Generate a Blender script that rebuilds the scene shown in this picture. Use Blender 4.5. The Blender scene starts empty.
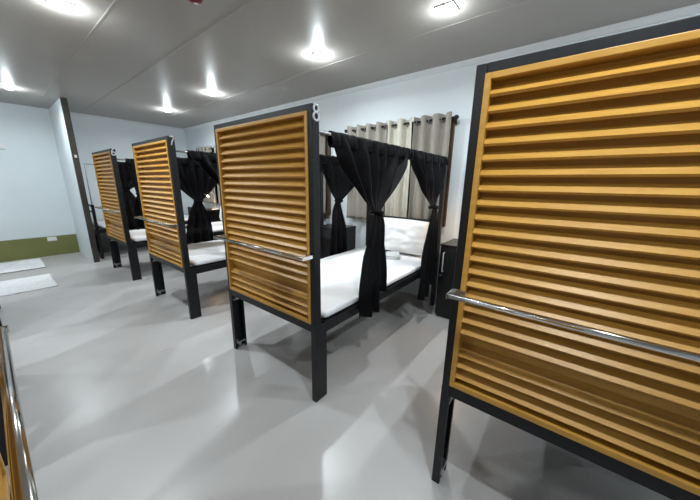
import bpy, bmesh, math, random
from mathutils import Vector, Matrix, noise
random.seed(7)
C = bpy.context.scene.collection
PI = math.pi

# ------------------------------------------------------------------ helpers
class MB:
    """collects shapes, links them as ONE mesh object"""
    def __init__(self): self.bm = bmesh.new()
    def box(self, x0, x1, y0, y1, z0, z1, bev=0.0, seg=2):
        b = bmesh.new()
        bmesh.ops.create_cube(b, size=1.0)
        for v in b.verts:
            v.co = Vector(((x0+x1)/2 + v.co.x*(x1-x0), (y0+y1)/2 + v.co.y*(y1-y0), (z0+z1)/2 + v.co.z*(z1-z0)))
        if bev > 0:
            bmesh.ops.bevel(b, geom=b.edges[:], offset=bev, segments=seg, profile=0.5, affect='EDGES')
        self.add(b); return self
    def add(self, b):
        m = bpy.data.meshes.new('tmp'); b.to_mesh(m); b.free()
        self.bm.from_mesh(m); bpy.data.meshes.remove(m)
    def prism(self, pts, axis, a0, a1, bev=0.0):
        """closed outline extruded along an axis; outline in the other two axes, in order (xy / xz / yz)"""
        b = bmesh.new()
        def mk(p, a):
            if axis == 'z': return (p[0], p[1], a)
            if axis == 'y': return (p[0], a, p[1])
            return (a, p[0], p[1])
        lo = [b.verts.new(mk(p, a0)) for p in pts]; hi = [b.verts.new(mk(p, a1)) for p in pts]
        n = len(pts)
        b.faces.new(lo); b.faces.new(hi[::-1])
        for i in range(n): b.faces.new((lo[i], hi[i], hi[(i+1) % n], lo[(i+1) % n]))
        bmesh.ops.recalc_face_normals(b, faces=b.faces[:])
        if bev > 0: bmesh.ops.bevel(b, geom=b.edges[:], offset=bev, segments=2, profile=0.5, affect='EDGES')
        self.add(b); return self
    def tube(self, pts, r, seg=14, closed=False, cap=True):
        pts = [Vector(p) for p in pts]; n = len(pts); b = bmesh.new(); rings = []
        prev = None
        for i, p in enumerate(pts):
            if closed: t = pts[(i+1) % n] - pts[i-1]
            else: t = pts[min(i+1, n-1)] - pts[max(i-1, 0)]
            t.normalize()
            if prev is None:
                a = Vector((0, 0, 1)) if abs(t.z) < .9 else Vector((1, 0, 0))
                u = t.cross(a).normalized()
            else:
                u = (prev - t*prev.dot(t)).normalized()
            prev = u; w = t.cross(u)
            rr = r[i] if isinstance(r, (list, tuple)) else r
            rings.append([b.verts.new(p + (u*math.cos(2*PI*k/seg) + w*math.sin(2*PI*k/seg))*rr) for k in range(seg)])
        m = n if closed else n-1
        for i in range(m):
            A, B = rings[i], rings[(i+1) % n]
            for k in range(seg):
                f = b.faces.new((A[k], A[(k+1) % seg], B[(k+1) % seg], B[k])); f.smooth = True
        if cap and not closed:
            b.faces.new(rings[0][::-1]); b.faces.new(rings[-1])
        bmesh.ops.recalc_face_normals(b, faces=b.faces[:])
        self.add(b); return self
    def lathe(self, prof, cx, cy, seg=32):
        b = bmesh.new(); rings = []
        for r, z in prof:
            rings.append([b.verts.new((cx + max(r, 1e-4)*math.cos(2*PI*k/seg), cy + max(r, 1e-4)*math.sin(2*PI*k/seg), z)) for k in range(seg)])
        for A, B in zip(rings, rings[1:]):
            for k in range(seg):
                f = b.faces.new((A[k], A[(k+1) % seg], B[(k+1) % seg], B[k])); f.smooth = True
        b.faces.new(rings[0][::-1]); b.faces.new(rings[-1])
        bmesh.ops.recalc_face_normals(b, faces=b.faces[:])
        self.add(b); return self
    def grid(self, fn, nu, nv, thick=0.0, flip=False):
        """surface fn(u,v)->point, given real thickness along its normals"""
        b = bmesh.new()
        P = [[Vector(fn(i/nu, j/nv)) for i in range(nu+1)] for j in range(nv+1)]
        V = [[b.verts.new(p) for p in row] for row in P]
        for j in range(nv):
            for i in range(nu):
                f = b.faces.new((V[j][i], V[j][i+1], V[j+1][i+1], V[j+1][i])); f.smooth = True
        bmesh.ops.recalc_face_normals(b, faces=b.faces[:])
        if thick:
            b.normal_update()
            bmesh.ops.solidify(b, geom=b.faces[:], thickness=thick)
            for f in b.faces: f.smooth = True
        self.add(b); return self
    def build(self, name, mat, parent=None):
        me = bpy.data.meshes.new(name)
        self.bm.to_mesh(me); self.bm.free()
        me.materials.append(mat)
        o = bpy.data.objects.new(name, me); C.objects.link(o)
        if parent: o.parent = parent
        return o

def tag(o, label, cat, group=None):
    o['label'] = label; o['category'] = cat
    if group: o['group'] = group
    return o
def thing(name, label, cat, loc=(0, 0, 0), rz=0.0, group=None):
    o = bpy.data.objects.new(name, None); C.objects.link(o)
    o.empty_display_size = .1
    o.location = loc; o.rotation_euler = (0, 0, rz)
    return tag(o, label, cat, group)
def struct(o): o['kind'] = 'structure'; return o
def dup(o, parent=None):
    c = o.copy(); C.objects.link(c)
    if parent: c.parent = parent
    for ch in list(o.children): dup(ch, c)
    return c
def dup_thing(o, loc, label, rz=None, group=None):
    c = dup(o); c.location = loc; c['label'] = label
    if rz is not None: c.rotation_euler = (0, 0, rz)
    if group: c['group'] = group
    return c

# ------------------------------------------------------------------ materials
def mat(name, col, rough=.5, metal=0.0, spec=.5):
    m = bpy.data.materials.new(name); m.use_nodes = True
    b = m.node_tree.nodes['Principled BSDF']
    b.inputs['Base Color'].default_value = (*col, 1); b.inputs['Roughness'].default_value = rough
    b.inputs['Metallic'].default_value = metal; b.inputs['Specular IOR Level'].default_value = spec
    return m
def nd(m, t, **k):
    n = m.node_tree.nodes.new(t)
    for a, v in k.items(): setattr(n, a, v)
    return n
def lk(m, a, b): m.node_tree.links.new(a, b)
def noisy(name, c1, c2, scale=8, rough=.5, metal=0, stretch=(1, 1, 1), bump=0.0, detail=4, spec=.5, bscale=None, dist=.01):
    m = mat(name, c1, rough, metal, spec); b = m.node_tree.nodes['Principled BSDF']
    tc = nd(m, 'ShaderNodeTexCoord'); mp = nd(m, 'ShaderNodeMapping'); mp.inputs['Scale'].default_value = stretch
    nz = nd(m, 'ShaderNodeTexNoise'); nz.inputs['Scale'].default_value = scale; nz.inputs['Detail'].default_value = detail
    cr = nd(m, 'ShaderNodeValToRGB'); cr.color_ramp.elements[0].position = .32; cr.color_ramp.elements[1].position = .68
    cr.color_ramp.elements[0].color = (*c1, 1); cr.color_ramp.elements[1].color = (*c2, 1)
    lk(m, tc.outputs['Object'], mp.inputs[0]); lk(m, mp.outputs[0], nz.inputs[0]); lk(m, nz.outputs[0], cr.inputs[0]); lk(m, cr.outputs[0], b.inputs['Base Color'])
    if bump:
        bp = nd(m, 'ShaderNodeBump'); bp.inputs['Strength'].default_value = bump; bp.inputs['Distance'].default_value = dist
        src = nz
        if bscale:
            src = nd(m, 'ShaderNodeTexNoise'); src.inputs['Scale'].default_value = bscale; src.inputs['Detail'].default_value = 3
            lk(m, mp.outputs[0], src.inputs[0])
        lk(m, src.outputs[0], bp.inputs['Height']); lk(m, bp.outputs[0], b.inputs['Normal'])
    return m

M = {}
M['wood'] = noisy('varnished_wood', (.47, .232, .034), (.565, .30, .052), 9, .42, stretch=(9, .8, 9), detail=6, bump=.04)
M['wood_dark'] = noisy('brown_window_wood', (.05, .022, .009), (.085, .040, .016), 8, .45, stretch=(6, 6, .7))
M['black'] = noisy('black_powder_coat', (.005, .0052, .0068), (.008, .0083, .0105), 30, .42, spec=.35)
M['chrome'] = mat('polished_steel', (.72, .71, .68), .14, 1.0)
M['zinc'] = noisy('zinc_plated_bracket', (.34, .34, .35), (.48, .48, .49), 40, .35, 1.0)
M['silver'] = mat('brushed_numeral', (.62, .63, .64), .4, .3)
M['locker'] = noisy('black_laminate', (.005, .005, .0055), (.008, .008, .0085), 20, .3, spec=.4)
M['sheet'] = noisy('white_sheet', (.80, .81, .84), (.86, .86, .88), 3, .8, bump=.25, bscale=9, dist=.012)
M['pillow'] = noisy('white_pillowcase', (.82, .83, .84), (.88, .88, .88), 3, .8, bump=.55, bscale=8, dist=.02)
M['towel'] = noisy('folded_towel', (.50, .53, .53), (.60, .62, .62), 60, .9, bump=.3)
M['towel_dark'] = noisy('dark_towel', (.045, .05, .06), (.08, .085, .09), 60, .9, bump=.3)
M['beige'] = noisy('taupe_curtain', (.275, .25, .215), (.325, .30, .26), 60, .75, stretch=(1, 1, .2))
M['cream'] = noisy('cream_curtain', (.50, .48, .40), (.58, .56, .48), 60, .7, stretch=(1, 1, .2))
M['wall'] = noisy('painted_wall', (.68, .735, .765), (.71, .765, .79), 2.2, .55)
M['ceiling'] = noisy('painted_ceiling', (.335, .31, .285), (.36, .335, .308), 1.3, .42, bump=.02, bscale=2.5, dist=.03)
M['white'] = mat('white_plastic', (.78, .78, .77), .4)
M['trim'] = mat('white_trim', (.66, .69, .71), .45)
M['seam'] = mat('ceiling_batten', (.36, .34, .315), .45)
M['green'] = noisy('olive_wainscot', (.16, .165, .048), (.185, .19, .06), 3, .5)
M['darkcap'] = noisy('dark_brown_cap', (.036, .031, .024), (.055, .047, .036), 12, .45)
M['mat'] = noisy('white_mat', (.72, .72, .72), (.84, .84, .84), 25, .9, bump=.5, bscale=40)
M['red'] = mat('red_plastic', (.16, .006, .008), .35)
M['glassnight'] = mat('window_glass', (.03, .04, .05), .08)
M['lampwhite'] = mat('lamp_enamel', (.75, .73, .70), .35)

def emis(name, col, s):
    m = bpy.data.materials.new(name); m.use_nodes = True; nt = m.node_tree
    b = nt.nodes['Principled BSDF']; b.inputs['Base Color'].default_value = (.9, .9, .9, 1)
    b.inputs['Emission Color'].default_value = (*col, 1); b.inputs['Emission Strength'].default_value = s
    return m
M['led'] = emis('led_panel', (.86, .96, 1.0), 55)
M['bulb'] = emis('warm_bulb', (1.0, .72, .42), 90)

def curtain_mat():
    m = noisy('black_voile', (.0035, .0035, .0045), (.006, .006, .0075), 50, .6, spec=.10)
    nt = m.node_tree; out = nt.nodes['Material Output']; b = nt.nodes['Principled BSDF']
    tr = nd(m, 'ShaderNodeBsdfTransparent'); mx = nd(m, 'ShaderNodeMixShader'); mx.inputs[0].default_value = .06
    lk(m, b.outputs[0], mx.inputs[1]); lk(m, tr.outputs[0], mx.inputs[2]); lk(m, mx.outputs[0], out.inputs[0])
    return m
M['voile'] = curtain_mat()
M['voile_header'] = noisy('black_voile_header', (.003, .003, .004), (.005, .005, .006), 50, .6, spec=.10)

def floor_mat():
    m = noisy('grey_vinyl_floor', (.455, .435, .425), (.49, .47, .46), 1.6, .27, spec=.4)
    b = m.node_tree.nodes['Principled BSDF']
    tc = nd(m, 'ShaderNodeTexCoord')
    mp = nd(m, 'ShaderNodeMapping'); mp.inputs['Scale'].default_value = (1.2, 9, 1)
    nz = nd(m, 'ShaderNodeTexNoise'); nz.inputs['Scale'].default_value = 2.0; nz.inputs['Detail'].default_value = 4
    rr = nd(m, 'ShaderNodeMapRange'); rr.inputs[3].default_value = .25; rr.inputs[4].default_value = .33
    lk(m, tc.outputs['Object'], mp.inputs[0]); lk(m, mp.outputs[0], nz.inputs[0]); lk(m, nz.outputs[0], rr.inputs[0]); lk(m, rr.outputs[0], b.inputs['Roughness'])
    bp = nd(m, 'ShaderNodeBump'); bp.inputs['Strength'].default_value = .02; bp.inputs['Distance'].default_value = .012
    lk(m, nz.outputs[0], bp.inputs['Height']); lk(m, bp.outputs[0], b.inputs['Normal'])
    return m
M['floor'] = floor_mat()

# ------------------------------------------------------------------ dimensions (metres)
W, B, H = 3.1045, 7.2346, 2.490        # right wall x, back wall y, ceiling
XL, YF = -3.30, -2.40                  # left wall, wall behind the camera
XS = 1.0563                            # plane of the wooden screens
BW = .95                               # bed width
YN = [-.6344, 1.0657, 2.7958, 4.5592]  # near side of the four screened beds
YB5 = 6.275
LB = W - XS - .118                      # bed length

# ------------------------------------------------------------------ the setting
struct(MB().box(XL-.1, W+.1, YF-.1, B+.1, -.1, 0).build('floor', M['floor']))
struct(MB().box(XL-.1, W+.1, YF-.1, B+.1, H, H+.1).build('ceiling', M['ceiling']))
struct(MB().box(W, W+.1, YF-.1, B+.1, 0, H).build('wall_right', M['wall']))
struct(MB().box(XL-.1, XL, YF-.1, B+.1, 0, H).build('wall_left', M['wall']))
struct(MB().box(XL, W, B, B+.1, 0, H).build('wall_back', M['wall']))
struct(MB().box(XL, W, YF-.1, YF, 0, H).build('wall_front', M['wall']))
PX0, PX1, PY = .937, 1.005, 6.10
struct(MB().box(PX0, PX1, PY+.02, B, 0, H).build('wall_partition', M['wall']))
struct(MB().box(PX0-.002, PX1+.002, PY-.02, PY+.02, 0, H).build('trim_1', M['darkcap']))
struct(MB().box(XL, PX0, B-.012, B, 0, .345).build('trim_2', M['green']))
struct(MB().prism([(W, H), (W-.035, H), (W-.035, H-.012), (W-.012, H-.045), (W, H-.045)], 'y', YF, B).build('trim_3', M['trim']))
struct(MB().prism([(B, H), (B-.03, H), (B-.03, H-.012), (B-.01, H-.04), (B, H-.04)], 'x', PX1, W-.035).build('trim_4', M['trim']))
for i, x in enumerate((.77, 1.32, 2.385)):
    struct(MB().box(x-.006, x+.006, YF, B-.03, H-.003, H+.01).build('trim_%d' % (i+5), M['seam']))
struct(MB().box(W-.004, W+.01, 2.655, 2.69, .1, H-.05).build('trim_8', M['wall']))

def window(n, y0, y1, z0=.90, z1=2.0):
    f = MB(); w = .055; x0, x1 = W-.028, W
    f.box(x0, x1, y0, y0+w, z0, z1, .004); f.box(x0, x1, y1-w, y1, z0, z1, .004)
    f.box(x0, x1, y0+w, y1-w, z1-w, z1, .004); f.box(x0-.012, x1, y0, y1, z0-.012, z0+w-.012, .004)
    f.box(x0, x1, (y0+y1)/2-.02, (y0+y1)/2+.02, z0+w, z1-w, .003)
    fr = struct(f.build('window_%d' % n, M['wood_dark']))
    MB().box(W-.012, W-.004, y0+w, y1-w, z0+w-.012, z1-w).build('window_pane', M['glassnight'], fr)
window(1, 1.072, 2.40); window(2, 2.765, 4.10); window(3, 5.17, 6.52)

# ------------------------------------------------------------------ the bed with its wooden screen
BEDS = 'beds with slatted wooden screens'
PT = .034   # post flange width
PD = .10    # post depth
LEGZ = .530
UD = .052   # depth of the slimmer upper post
def c_post(mb, y_out, y_in, z0, z1):
    """cold formed C channel, open side towards y_in"""
    s = 1 if y_in > y_out else -1; t = .004
    pts = [(0, y_out), (PD, y_out), (PD, y_in), (PD-.018, y_in), (PD-.018, y_in-s*t), (PD-t, y_in-s*t), (PD-t, y_out+s*t),
           (t, y_out+s*t), (t, y_in-s*t), (.018, y_in-s*t), (.018, y_in), (0, y_in)]
    mb.prism(pts, 'z', z0, z1)
def make_bed(label, loc):
    r = thing('screened_bed', label, 'bed', loc, 0, BEDS)
    for yo, yi in ((0, PT), (BW, BW-PT)):
        m = MB(); c_post(m, yo, yi, 0, .514); a, b = sorted((yo, yi)); m.box(0, UD, a, b, .512, 1.7106, .003)
        p = m.build('post', M['black'], r)
        s = 1 if yi > yo else -1; a, b = sorted((yo+s*.006, yi+s*.002))
        k = MB(); k.box(.012, PD-.012, a, b, .045, .062, .002); k.box(.03, .05, a, b, .02, .047, .002); k.box(.012, .02, a, b, .06, .085, .001)
        bb = k.build('post_bracket', M['zinc'], p); bb['label'] = 'zinc bracket low in the open channel of the post'
        k = MB(); k.box(.012, PD-.012, a, b, .425, .440, .002); k.box(.03, .05, a, b, .438, .468, .002)
        bb = k.build('post_bracket', M['zinc'], p); bb['label'] = 'zinc bracket at the top of the leg, inside the post channel'
    m = MB(); m.box(.001, UD, PT, BW-PT, 1.680, 1.7106, .002); m.build('top_beam', M['black'], r)
    m = MB(); m.box(.001, PD, PT, BW-PT, .476, .5296, .002); m.build('bottom_beam', M['black'], r)
    # wooden screen: frame, back board and slats
    y0, y1, z0, z1 = PT-.003, BW-PT+.003, .5300, 1.6796; fw = .019; xf, xb = -.006, .053
    m = MB()
    m.box(xf, xb, y0, y0+fw, z0, z1, .002); m.box(xf, xb, y1-fw, y1, z0, z1, .002)
    m.box(xf, xb, y0+fw, y1-fw, z1-fw, z1, .002); m.box(xf, xb, y0+fw, y1-fw, z0, z0+.022, .002)
    sc = m.build('wooden_screen', M['wood'], r)
    MB().box(.050, .0555, y0+fw, y1-fw, z0+.022, z1-fw).build('back_board', M['wood'], sc)
    m = MB(); n = 0
    zs = [1.616 - .0495*i for i in range(22)]
    for i, z in enumerate(zs):
        if i == 18:   # one slat sits turned back against the board
            m.prism([(.034, z+.000), (.041, z-.003), (.046, z+.026), (.040, z+.028)], 'y', y0+fw, y1-fw); continue
        # lower edge at the front, upper edge at the back
        m.prism([(-.001, z+.001), (.007, z-.006), (.0335, z+.0195), (.0255, z+.0265)], 'y', y0+fw, y1-fw)
    m.build('slats', M['wood'], sc)
    # chrome rail across the screen
    zr, xr = .943, -.068
    g = MB().tube([(xr, .012, zr), (xr, BW-.012, zr)],   .0105, 18).build('grab_rail', M['chrome'], r)
    for y, s in ((.008, 1), (BW-.008, -1)):
        k = MB()
        a, b = sorted((y-s*.003, y+s*.001))
        k.box(xr-.013, -.004, a, b, zr-.010, zr+.010, .0008)
        a, b = sorted((y-s*.003, y+s*.045)); k.box(-.0105, -.0068, a, b, zr-.010, zr+.010, .0008)
        k.tube([(-.0115, y+s*.018, zr), (-.0145, y+s*.018, zr)], .005, 10); k.tube([(-.0115, y+s*.034, zr), (-.0145, y+s*.034, zr)], .005, 10)
        k.build('rail_bracket', M['chrome'], g)
    # bed frame
    for a, b in ((0, PT), (BW-PT, BW)):
        MB().box(PD, LB-.06, a, b, .450, .515, .003).build('side_rail', M['black'], r)
    d = MB(); d.box(PD, LB-.06, PT, BW-PT, .490, .512)
    for i in range(5): d.box(.35+i*.35, .39+i*.35, PT, BW-PT, .455, .490)
    d.build('bed_base', M['black'], r)
    for a, b in ((0, .04), (BW-.04, BW)):
        MB().box(LB-.06, LB-.01, a, b, 0, 1.60, .003).build('rear_post', M['black'], r)
    h = MB(); h.box(LB-.055, LB-.02,   .04, BW-.04, .52, .965, .006); h.box(LB-.058, LB-.016,   .04, BW-.04, .925, .965, .004)
    h.build('headboard', M['black'], r)
    for y in (.012, BW-.012):
        rd = MB(); rd.tube([(UD-.002, y, 1.590), (LB-.06, y, 1.590)], .0075, 12)
        c = rd.build('curtain_rail', M['zinc'], r); c['label'] = 'thin metal curtain rail above the long side of the bed'
    return r
bed1 = make_bed('largest bed, cut off by the right edge, its slatted wooden screen nearest', (XS, YN[0], 0))
L2 = 'second bed from the right, black bedding curtains tied open, silver numeral 8 on its screen post'
L3 = 'third bed from the right, between the bed marked 8 and the farthest wooden screen'
L4 = 'farthest bed with a slatted wooden screen, darkest screen, beside the dark brown wall end'
L2 = 'bed marked with a silver numeral 8 on its screen post, black curtains tied open'
bed2 = dup_thing(bed1, (XS, YN[1], 0), L2)
bed3 = dup_thing(bed1, (XS, YN[2], 0), L3)
bed4 = dup_thing(bed1, (XS, YN[3], 0), L4)
# opposite row on the left of the aisle
XLS = -.105
LG = 'beds across the aisle on the left'
bedA = dup_thing(bed1, (XLS, 1.150, 0), 'bed at the lower left edge, only its chrome rail and wood sliver in view', PI, LG)
bedB = dup_thing(bed1, (XLS, 2.880, 0), 'bed across the aisle just beyond the one at the lower left corner', PI, LG)
bedC = dup_thing(bed1, (XLS, 4.610, 0), 'bed across the aisle, only a dark leg at the left edge in view', PI, LG)

def numeral(ch, bed):
    """flat metal numeral standing on the outer side face of the near post"""
    def arc(cx, cz, rx, rz, a0, a1, n=20): return [(cx+rx*math.cos(math.radians(a0+(a1-a0)*i/n)), -.003, cz+rz*math.sin(math.radians(a0+(a1-a0)*i/n))) for i in range(n+1)]
    m = MB(); r = .0058
    if ch == '8':
        m.tube(arc(.026, 1.690, .0155, .0165, 0, 342, 19), r, 10, closed=True); m.tube(arc(.026, 1.654, .018, .0195, 0, 342, 19), r, 10, closed=True)
    elif ch == '7':
        m.tube([(.010, -.003, 1.704), (.042, -.003, 1.704), (.040, -.003, 1.692), (.028, -.003, 1.664), (.020, -.003, 1.634)], r, 10)
    else:
        m.tube(arc(.026, 1.654, .018, .0195, 0, 342, 19), r, 10, closed=True)
        m.tube(arc(.036, 1.665, .027, .040, 185, 95, 12), r, 10)
    o = m.build('bed_number', M['silver'], bed); o['label'] = 'silver metal numeral on the screen post'
numeral('8', bed2); numeral('7', bed3); numeral('6', bed4)

# bed behind the partition end, without a screen
b5 = thing('metal_bed', 'black metal bed without a wooden screen, half hidden behind the dark brown wall end', 'bed', (XS+.01, YB5, 0))
for y in (0, BW-.06):
    p = MB(); p.box(0, .04, y, y+.04, 0, .93, .003).build('leg', M['black'], b5)
f = MB(); f.box(.005, .035, .04, BW-.06, .895, .925, .003); f.box(.005, .035, .04, BW-.06, .80, .82, .003); f.box(.002, .038, .04, BW-.06, .45, .515, .003)
f.build('footboard_rail', M['black'], b5)
MB().box(.008, .030, .04, BW-.06, .09, .45, .003).build('foot_panel', M['black'], b5)
for y in (0, BW-.054): MB().box(.04, LB-.04, y, y+.034, .45, .515, .003).build('side_rail', M['black'], b5)
MB().box(.04, LB-.04, .034, BW-.054, .48, .513).build('bed_base', M['black'], b5)
for y in (0, BW-.06): MB().box(LB-.04, LB-.005, y, y+.04, 0, .74, .003).build('leg', M['black'], b5)
MB().box(LB-.035, LB-.012, .04, BW-.06, .52, .74, .005).build('headboard', M['black'], b5)
cf = MB(); cf.tube([(.02, .02, .93), (.02, .02, 1.58), (LB-.012, .02, 1.58)], .009, 10); cf.build('canopy_frame', M['zinc'], b5)

# ------------------------------------------------------------------ bedding
def make_mattress(label, loc, rz=0):
    m = MB()
    L, Wd, z0, z1, c = LB-.06-PD-.012, BW-.03, .516, .572, .022
    def f(u, v):   # closed rounded slab wrapped with a sheet; v goes round the section, u along the length
        a = v*2*PI
        ca, sa = math.cos(a), math.sin(a); e = .22
        px = math.copysign(abs(ca)**e, ca); pz = math.copysign(abs(sa)**.5, sa)
        x = PD+.004 + u*L
        en = min(u, 1-u)*L; k = 1 - max(0, 1-en/.03)**2*.35
        y = BW/2 + px*Wd/2*(1-.02*(1-k))
        z = (z0+z1)/2 + pz*(z1-z0)/2*k
        if sa > .2:
            z += .006*noise.noise((x*3.1, y*3.7, 1.3)) + .003*noise.noise((x*11, y*9, 4.1))
        return (x, y, z)
    m.grid(f, 60, 64)
    bm = m.bm; bmesh.ops.remove_doubles(bm, verts=bm.verts[:], dist=.0005)
    bnd = [e for e in bm.edges if e.is_boundary]
    bmesh.ops.holes_fill(bm, edges=bnd); bmesh.ops.recalc_face_normals(bm, faces=bm.faces[:])
    o = m.build('mattress', M['sheet'])
    o.location = loc; o.rotation_euler = (0, 0, rz)
    return tag(o, label, 'mattress', 'white sheeted mattresses')
mat1 = make_mattress('white sheeted mattress on the bed marked 8', (XS, YN[1], 0))
def mcopy(o, loc, label, rz=0):
    c = o.copy(); C.objects.link(c); c.location = loc; c.rotation_euler = (0, 0, rz); c['label'] = label; return c
mcopy(mat1, (XS, YN[0], 0), 'mattress of the largest bed, hidden behind its near slatted screen')
mcopy(mat1, (XS, YN[2], 0), 'white sheeted mattress on the bed just left of the bed marked 8')
mcopy(mat1, (XS, YN[3], 0), 'white sheeted mattress on the farthest bed with a wooden screen')
m5 = mcopy(mat1, (XS+.01, YB5-.012, 0), 'white mattress on the metal bed beside the dark brown wall end'); m5.scale = (.97, .97, 1)
for (y, w) in ((1.15, 'at the lower left corner'), (2.88, 'second across the aisle'), (4.61, 'third across the aisle')):
    mcopy(mat1, (XLS, y, 0), 'mattress of the left row bed %s' % w, PI)

def make_pillow(label, loc):
    m = MB(); hw, hh, th = .35, .188, .072
    def side(s):
        def f(u, v):
            a, b = u*2-1, v*2-1
            k = max(0, (1-a**4)*(1-b**4))**.5
            y = a*hw*(1-.035*b*b); z = b*hh*(1-.045*a*a)
            x = -s*th*k + .014*noise.noise((a*2.3, b*2.7, s*3.))*k + .010*noise.noise((a*5+b*2, b*4-a, s*7.))*k
            return (x, y, z)
        return f
    m.grid(side(1), 44, 30); m.grid(side(-1), 44, 30)
    bmesh.ops.remove_doubles(m.bm, verts=m.bm.verts[:], dist=.0008); bmesh.ops.recalc_face_normals(m.bm, faces=m.bm.faces[:])
    o = m.build('pillow', M['pillow']); o.rotation_euler = (0, math.radians(12), 0); o.location = loc
    return tag(o, label, 'pillow', 'white pillows at the headboards')
pil = make_pillow('white pillow propped against the headboard of the bed marked 8', (W-.285, YN[1]+.425, .776))
for y, l in ((YN[2]+.5, 'white pillow at the headboard of the bed just left of the one marked 8'), (YN[3]+.5, 'white pillow on the farthest bed with a wooden screen'),
             (YN[0]+.5, 'white pillow on the largest bed behind its near screen')):
    c = pil.copy(); C.objects.link(c); c.location = (W-.285, y-.02, .776); c['label'] = l

def make_towel(label, loc, rz, m1, sx=.22, sy=.15):
    t = MB()
    for i, z in enumerate((.0, .013, .026)):
        def f(u, v, z=z, i=i):
            a = v*2*PI; ca, sa = math.cos(a), math.sin(a)
            px = math.copysign(abs(ca)**.3, ca); pz = math.copysign(abs(sa)**.7, sa)
            return ((u-.5)*sx*(1-.03*i), px*sy/2*(1-.04*i) + .004*math.sin(i*2.), z+.0065 + pz*.0066 + .002*noise.noise((u*5, px*2, i)))
        t.grid(f, 16, 24)
    bmesh.ops.remove_doubles(t.bm, verts=t.bm.verts[:], dist=.0003)
    bmesh.ops.holes_fill(t.bm, edges=[e for e in t.bm.edges if e.is_boundary]); bmesh.ops.recalc_face_normals(t.bm, faces=t.bm.faces[:])
    o = t.build('folded_towel', m1); o.location = loc; o.rotation_euler = (0, 0, rz)
    return tag(o, label, 'towel')
make_towel('folded pale grey towel on the mattress in front of the white pillow', (2.60, YN[1]+.37, .5745), .5, M['towel'])
make_towel('small dark folded towel on the farthest screened bed, seen between the curtains', (2.10, YN[3]+.46, .5745), .1, M['towel_dark'], .30, .17)

# ------------------------------------------------------------------ tied black curtains of the beds
def curtain(label, bed, side, x0, x1, xk, zk, hem_a, hem_b, flare=.15, seed=0, split=.62):
    """side -1 = near long side, +1 = far long side; x in bed space"""
    yb = .012 if side < 0 else BW-.012
    r = thing('bed_curtain', label, 'curtain', (0, 0, 0), 0, 'black tied bed curtains')
    loc = bed.location + Vector((xk, yb, 0))
    out = side
    zt = 1.606
    nf = max(4, int((x1-x0)/.15))
    def upper(u, v):
        e = u*2-1
        t = v
        zz = zt - t*(zt-zk)
        s = t**1.35
        # cloth sags: edges run to the knot in a hanging curve
        q = s - .10*math.sin(PI*t)*(1-abs(e))
        wk = .042
        x = (x0+(x1-x0)*u)*(1-q) + (xk+e*wk)*q
        amp = (.005 + .030*math.sin(PI*min(1, t*1.15))**1.0)*(1-.25*t)
        ph = 2*PI*nf*u + seed + 2.6*noise.noise((u*3.2, t*1.2, seed))
        y = yb + out*(.006 + .055*t**1.5) + amp*math.sin(ph)*(1-.6*t**3) + .02*noise.noise((u*4., t*3., seed+5.))*math.sin(PI*t)
        sag = .05*(1-e*e)*math.sin(PI*t)*.6
        return (x, y, zz - sag*.5)
    def lower(u, v):
        e = u*2-1; t = v
        hem = hem_a if u < split else hem_b
        k = min(1, max(0, (u-split+.04)/.08)); hem = hem_a*(1-k)+hem_b*k
        zz = zk - t*(zk-hem)
        wid = .042 + (flare-.042)*(1-(1-min(1, t*1.25))**2) * (1+.12*math.sin(seed))
        x = xk + e*wid + .03*t*math.sin(seed*1.7)
        ph = 2*PI*3.2*u + seed*1.3 + .8*noise.noise((u*2, t*2, seed))
        bulge = .022*(1-t)*math.sin(PI*min(1, t*2+.2))
        y = yb + out*(.061 + .004*t) + (.012+.028*t)*math.sin(ph)*.85*(.35+.65*min(1, t*2)) + out*bulge + .01*noise.noise((u*5, t*4, seed+9))
        return (x, y, zz)
    m = MB(); m.grid(upper, 14*nf if nf < 10 else 130, 44, .0025); b1 = m.build('drape', M['voile'], r)
    m = MB(); m.grid(lower, 60, 44, .0025); b2 = m.build('tail', M['voile'], r)
    # header pocket around the rail
    m = MB()
    def head(u, v):
        x = x0 + (x1-x0)*u; a = PI*.5 + v*2*PI
        w = .004*math.sin(2*PI*nf*2*u+seed) + .003*noise.noise((u*20, v, seed))
        if v < .18 or v > .82: d = .013
        else: d = .013
        zc = 1.59 + .0115*math.sin(a); yc = yb + .0125*math.cos(a)
        if math.sin(a) < -.2: zc = 1.59 - .012 - .055*(abs(math.sin(a)))**1 ; yc = yb + .016*math.cos(a)*(1 + .9*math.sin(2*PI*nf*u+seed)) + out*.004
        else: zc += .004*(1 + math.sin(2*PI*nf*1.7*u+seed))*max(0, math.sin(a))
        return (x, yc + w, zc)
    m.grid(head, 120, 16); m.build('header', M['voile_header'], r)
    # knot of the tie
    m = MB()
    ring = []
    for k in range(22):
        a = 2*PI*k/22
        ring.append((xk + .040*math.cos(a), yb + out*.060 + .036*math.sin(a), zk + .006*math.sin(2*a+seed)))
    m.tube(ring, .013, 10, closed=True); m.build('tie', M['voile_header'], r)
    r.location = loc
    for ch in r.children: ch.location = (-xk, -yb, 0)
    return r
N8 = 'the bed marked 8'
c = XS
curtain('wide black tied curtain left of the pillow, on the near side of bed 8', bed2, -1, 1.200-c, 2.13-c, 1.595-c, 1.155, .435, .565, .155, 0.4)
curtain('black tied curtain right of the pillow, on the near side of bed 8', bed2, -1, 2.135-c, 2.975-c, 2.57-c, 1.13, .26, .36, .15, 1.9)
curtain('black tied curtain just right of the post marked 8, on the bed\'s far side', bed2, 1, 2.03-c, 2.96-c, 2.445-c, 1.14, .47, .50, .15, 3.1)
curtain('wide black tied curtain on the near side of the third bed from right', bed3, -1, 1.200-c, 2.13-c, 1.66-c, 1.155, .44, .56, .15, 4.4)
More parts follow.
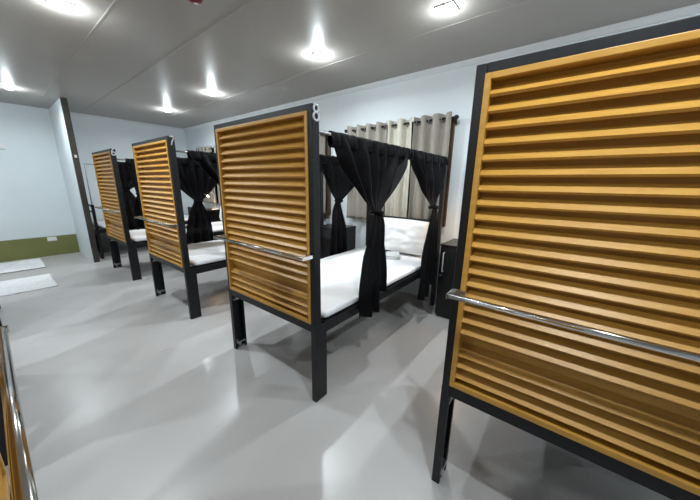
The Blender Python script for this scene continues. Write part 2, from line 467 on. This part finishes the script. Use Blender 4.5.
curtain('black tied curtain by the headboard, near side of the third bed from right', bed3, -1, 2.135-c, 2.975-c, 2.57-c, 1.13, .36, .42, .14, 5.2)
curtain('black tied curtain on the far side of the third bed from right, nearest its screen', bed3, 1, 1.20-c, 2.13-c, 1.70-c, 1.09, .50, .46, .17, 6.3)
curtain('black tied curtain by the headboard, far side of the third bed from right', bed3, 1, 2.14-c, 2.95-c, 2.56-c, 1.12, .47, .50, .14, 7.7)
N6 = 'the farthest screened bed'
curtain('black tied curtain beside the screen post of the farthest screened bed', bed4, -1, 1.20-c, 2.10-c, 1.285-c, 1.16, .70, .72, .13, 8.1)
curtain('black tied curtain by the headboard, near side of the farthest screened bed', bed4, -1, 2.11-c, 2.96-c, 2.60-c, 1.12, .40, .44, .14, 2.6)
curtain('black tied curtain on the far side of the farthest screened bed', bed4, 1, 1.17-c, 2.00-c, 1.40-c, 1.19, .48, .50, .24, 9.3)

curtain('black tied curtain by the headboard, far side of the farthest screened bed', bed4, 1, 2.02-c, 2.94-c, 2.47-c, 1.10, .48, .50, .11, 4.9)

# ------------------------------------------------------------------ window curtains on rods
def window_curtain(label, y0, y1, m, seed, ztop=2.032, zbot=.885):
    k = MB(); n = max(2, round((y1-y0)/.15))
    def f(u, v):
        y = y0 + (y1-y0)*u + .012*noise.noise((u*5, v*2, seed))
        z = ztop - v*(ztop-zbot) + .006*math.cos(2*PI*n*u)*(1-v)
        a = .038*(1-.25*v)
        sh = math.sin(2*PI*n*u + seed + .5*v*noise.noise((u*3, v*2, seed+2)))
        x = W-.078 - a*math.copysign(abs(sh)**.7, sh)
        return (x, y, z)
    k.grid(f, n*16, 30, .003)
    o = k.build('window_curtain', m)
    return tag(o, label, 'curtain', 'eyelet curtains at the windows')
def curtain_rod(label, y0, y1, ys):
    r = thing('curtain_rod', label, 'curtain rod', (W-.078, y0, 1.985))
    MB().tube([(0, 0, 0), (0, y1-y0, 0)], .011, 14).build('rod', M['black'], r)
    for y in (-.018, y1-y0+.018):
        m = MB(); m.tube([(0, y-.022, 0), (0, y-.012, 0), (0, y, 0), (0, y+.012, 0), (0, y+.022, 0)], [.008, .019, .023, .019, .008], 16); m.build('finial', M['black'], r)
    for y in (.02, y1-y0-.02):
        m = MB(); m.tube([(0, y, -.012), (.03, y, -.012), (.073, y, -.012)], .007, 10); m.box(.070, .077, y-.02, y+.02, -.05, .03, .002); m.build('rod_bracket', M['black'], r)
    for y in ys:
        ring = [(.022*math.cos(2*PI*k/20), y-y0, .022*math.sin(2*PI*k/20)) for k in range(20)]
        MB().tube(ring, .004, 8, closed=True).build('eyelet', M['zinc'], r)
def ey(a, b): n = max(2, round((b-a)/.15)); return [a+(b-a)*(i+.5)/(2*n)*1.0 for i in range(2*n)]
P2 = [(1.085, 1.49), (1.50, 1.80), (1.81, 2.385)]
window_curtain('taupe eyelet curtain at the right end of the window behind the white pillow', *P2[0], M['beige'], .3)
window_curtain('cream eyelet curtain in the middle of the window behind the white pillow', *P2[1], M['cream'], 1.4)
window_curtain('taupe eyelet curtain left of the cream one, behind the tied black curtain', *P2[2], M['beige'], 2.2)
curtain_rod('black curtain rod over the taupe and cream curtains above the white pillow', 1.06, 2.42, [y for a in P2 for y in ey(*a)])
window_curtain('taupe curtain beside the post marked 8, seen right of its wooden screen', 2.83, 3.45, M['beige'], 4.)
window_curtain('taupe curtain hidden behind the wooden screen marked 8', 3.47, 4.10, M['beige'], 5.)
curtain_rod('black curtain rod seen just right of the post marked 8', 2.79, 4.14, ey(2.85, 3.45)+ey(3.47, 4.10))
window_curtain('taupe curtain far back, its top just left of the wooden screen marked 8', 5.20, 5.86, M['beige'], 6.)
window_curtain('pale curtain at the left end of the farthest window, above the black curtains', 5.90, 6.52, M['beige'], 7.2)
curtain_rod('black curtain rod at the farthest window near the room corner', 5.18, 6.56, ey(5.20, 5.86)+ey(5.90, 6.52))

# ------------------------------------------------------------------ lockers and lamps
def make_locker(label, y0):
    w, d, h = .39, .40, .77
    r = thing('bedside_locker', label, 'locker', (W-.004-d, y0, 0), 0, 'black bedside lockers')
    m = MB(); m.box(.018, d, 0, w, .03, h-.02, .002); m.box(.03, d, .01, w-.01, 0, .03); m.build('body', M['locker'], r)
    MB().box(-.004, d, -.004, w+.004, h-.02, h, .003).build('top', M['locker'], r)
    dr = MB().box(0, .017, .003, w-.003, .035, h-.024, .002).build('door', M['locker'], r)
    k = MB(); k.tube([(0, w-.045, .50), (-.026, w-.045, .50), (-.028, w-.045, .505), (-.028, w-.045, .685), (-.026, w-.045, .69), (0, w-.045, .69)], .006, 10)
    k.build('handle', M['silver'], dr)
    k = MB(); k.tube([(.002, w-.028, .455), (-.008, w-.028, .455)], .011, 16); k.build('lock', M['zinc'], dr)
    return r
lk1 = make_locker('black locker with a steel handle between the nearest screen and the bed marked 8', .572)
dup_thing(lk1, (W-.404, 2.305, 0), 'black locker half hidden by a tied curtain, beyond the bed marked 8')
dup_thing(lk1, (W-.404, 4.05, 0), 'black locker before the farthest screened bed, behind the curtains')
dup_thing(lk1, (W-.404, 5.76, 0), 'black locker under the lit white lamp at the far end')

def make_lamp(label, loc):
    r = thing('desk_lamp', label, 'lamp', loc, 0, 'white desk lamps on the lockers')
    MB().lathe([(.0, 0), (.075, 0), (.078, .006), (.072, .014), (.03, .022), (.012, .028), (0, .028)], 0, 0).build('base', M['lampwhite'], r)
    MB().tube([(0, 0, .02), (0, 0, .22), (-.005, .004, .30), (-.03, .02, .345), (-.075, .05, .36), (-.10, .07, .345)], .0085, 12).build('arm', M['lampwhite'], r)
    s = MB()
    s.tube([(-.085, .058, .365), (-.105, .072, .345), (-.125, .087, .315), (-.137, .096, .295)], [.018, .034, .055, .063], 24, cap=False)
    bmesh.ops.solidify(s.bm, geom=s.bm.faces[:], thickness=.002)
    s.build('shade', M['lampwhite'], r)
    bm = bmesh.new(); bmesh.ops.create_uvsphere(bm, u_segments=16, v_segments=10, radius=.024, matrix=Matrix.Translation((-.125, .088, .308)))
    for f_ in bm.faces: f_.smooth = True
    b = MB(); b.add(bm); b.build('bulb', M['bulb'], r)
    pl = bpy.data.lights.new('lamp_glow', 'POINT'); pl.energy = 2.5; pl.color = (1.0, .62, .32); pl.shadow_soft_size = .03
    po = bpy.data.objects.new('lamp_glow', pl); C.objects.link(po); po.parent = r; po.location = (-.15, .105, .285)
    return r
lamp1 = make_lamp('lit white desk lamp on the far locker, in the gap between black curtains', (W-.17, 5.825, .77))
lamp1.rotation_euler = (0, 0, math.radians(38))
dup_thing(lamp1, (W-.17, .655, .77), 'unseen white desk lamp added on the nearest locker for warm light', 0.0)  # unseen copy, added to throw warm light on the neighbouring mattress

# ------------------------------------------------------------------ small things
def mat_obj(y0, y1, x1, label, s):
    m = MB()
    def f(u, v):
        x = x1 - .85*(1-u) + .006*noise.noise((v*4, s, 1)); y = y0+(y1-y0)*v + .008*noise.noise((u*4, s, 2))
        return (x, y, .009 + .003*noise.noise((u*9, v*7, s)))
    m.grid(f, 40, 40, .008); o = m.build('floor_mat', M['mat']); return tag(o, label, 'mat', 'white mats on the floor at left')
mat_obj(5.05, 5.80, .385, 'white floor mat at the left edge, the nearer of the two', 1.)
mat_obj(6.28, 7.05, .400, 'white floor mat nearest the olive green wall band', 5.)

o = thing('wall_socket', 'white double socket plate on the olive green wall band', 'socket', (.612, B-.012, .30))
MB().box(-.06, .06, -.008, 0, -.036, .036, .003).build('plate', M['white'], o)
for x in (-.028, .028):
    MB().box(x-.018, x+.018, -.0105, -.006, -.02, .02, .002).build('outlet', M['white'], o)
o = thing('wall_switch', 'white rectangular plate high on the back wall at the left edge', 'switch', (.27, B, 1.835))
MB().box(-.07, .07, -.03, 0, -.045, .045, .005).build('plate', M['white'], o)
MB().box(-.05, .05, -.034, -.028, -.028, .028, .002).build('rocker', M['white'], o)
o = thing('light_switch', 'tiny white button on the dark brown wall end', 'switch', (.972, PY-.02, 1.68))
MB().box(-.014, .014, -.007, 0, -.02, .02, .002).build('plate', M['white'], o)
MB().box(-.007, .007, -.010, -.005, -.010, .010, .001).build('button', M['white'], o)

o = thing('fire_alarm', 'dark red round alarm on the ceiling, cut by the top edge', 'alarm', (1.042, 2.08, H))
MB().lathe([(0, 0), (.055, 0), (.056, -.012), (.05, -.018), (0, -.018)], 0, 0).build('base', M['white'], o)
MB().lathe([(0, -.018), (.050, -.018), (.052, -.03), (.046, -.046), (.03, -.054), (0, -.055)], 0, 0).build('cover', M['red'], o)

# ------------------------------------------------------------------ ceiling downlights
def make_downlight(label, x, y):
    r = thing('downlight', label, 'ceiling light', (x, y, H), 0, 'square ceiling downlights')
    f = MB(); a, b = .062, .042
    for s in (-1, 1):
        f.box(s*b if s > 0 else -a, a if s > 0 else -b, -a, a, -.008, 0, .002)
        f.box(-b, b, s*b if s > 0 else -a, a if s > 0 else -b, -.008, 0, .002)
    f.build('frame', M['white'], r)
    MB().prism([(-b, -.001), (-.026, -.026), (.026, -.026), (b, -.001)], 'y', -.036, .036, .003).build('diffuser', M['led'], r)
    for s in (-1, 1): MB().box(s*.058-.007, s*.058+.007, -.006, .006, -.018, -.008, .002).build('clip', M['zinc'], r)
    return r
spots = [(2.157, .878, 'square downlight at the top, nearest the largest wooden screen'), (2.157, 2.083, 'square downlight above the bed marked 8'),
         (2.15, 4.048, 'square downlight right of the farthest pair, over the middle of the bed row'), (2.165, 5.588, 'square downlight farthest down the bed row near the room corner'),
         (.45, 5.987, 'square downlight at the left edge before the dark brown wall end'), (.549, 2.931, 'square downlight cut by the top edge at left'),
         (2.157, -.75, 'square downlight behind the viewpoint over the largest bed'), (.5, -.13, 'unseen square downlight added over the aisle to light the largest screen'),  # aisle one is unseen, added as front light for the nearest screen
         (-1.2, .878, 'square downlight over the left row, nearest'), (-1.2, 2.5, 'square downlight over the left row, second'),
         (-1.2, 4.048, 'square downlight over the left row, third'), (-1.2, 5.8, 'square downlight over the left row, farthest')]
dl = None
POWER = [1, 1.05, 1.05, 1.05, .36, 1, .8, .7, .8, .8, .55, .15]
for (x, y, l), e in zip(spots, POWER):
    if dl is None: dl = make_downlight(l, x, y); root = dl
    else: root = dup_thing(dl, (x, y, H), l)
    la = bpy.data.lights.new('downlight_lamp', 'AREA'); la.shape = 'SQUARE'; la.size = .08; la.energy = 8.6*e; la.color = (.86, .95, 1.0); la.spread = math.radians(165)
    lo = bpy.data.objects.new('downlight_lamp', la); C.objects.link(lo); lo.parent = root; lo.location = (0, 0, -.032)
    lp = bpy.data.lights.new('downlight_glow', 'POINT'); lp.shadow_soft_size = .02; lp.energy = 3.6*e; lp.color = (.86, .95, 1.0)
    lo = bpy.data.objects.new('downlight_glow', lp); C.objects.link(lo); lo.parent = root; lo.location = (0, 0, -.066)

# ------------------------------------------------------------------ world, camera, view
w = bpy.data.worlds.new('World'); bpy.context.scene.world = w; w.use_nodes = True
w.node_tree.nodes['Background'].inputs[0].default_value = (.02, .025, .04, 1); w.node_tree.nodes['Background'].inputs[1].default_value = .3
S = 1.33596
f_px, pitch, yaw, roll, cx, cy = 282.0815, .2416, .9043, .0142, 347.8186, 252.9247
cp, sp, ca, sa = math.cos(pitch), math.sin(pitch), math.cos(yaw), math.sin(yaw)
Fv = Vector((sa*cp, ca*cp, -sp)); Rv = Vector((ca, -sa, 0)); Uv = Rv.cross(Fv)
R2 = Rv*math.cos(roll) + Uv*math.sin(roll); U2 = Uv*math.cos(roll) - Rv*math.sin(roll)
cam = bpy.data.cameras.new('Camera'); co = bpy.data.objects.new('Camera', cam); C.objects.link(co)
cam.sensor_width = 36; cam.lens = f_px*36/700; cam.clip_start = .01
cam.shift_x = (350-cx)/700; cam.shift_y = (cy-250)/700
m3 = Matrix((R2, U2, -Fv)).transposed()
co.matrix_world = Matrix.Translation((0, 0, S)) @ m3.to_4x4()
sc = bpy.context.scene; sc.camera = co
sc.view_settings.view_transform = 'Standard'; sc.view_settings.look = 'None'
sc.view_settings.exposure = 0.15; sc.view_settings.gamma = 1.0; sc.view_settings.use_curve_mapping = False
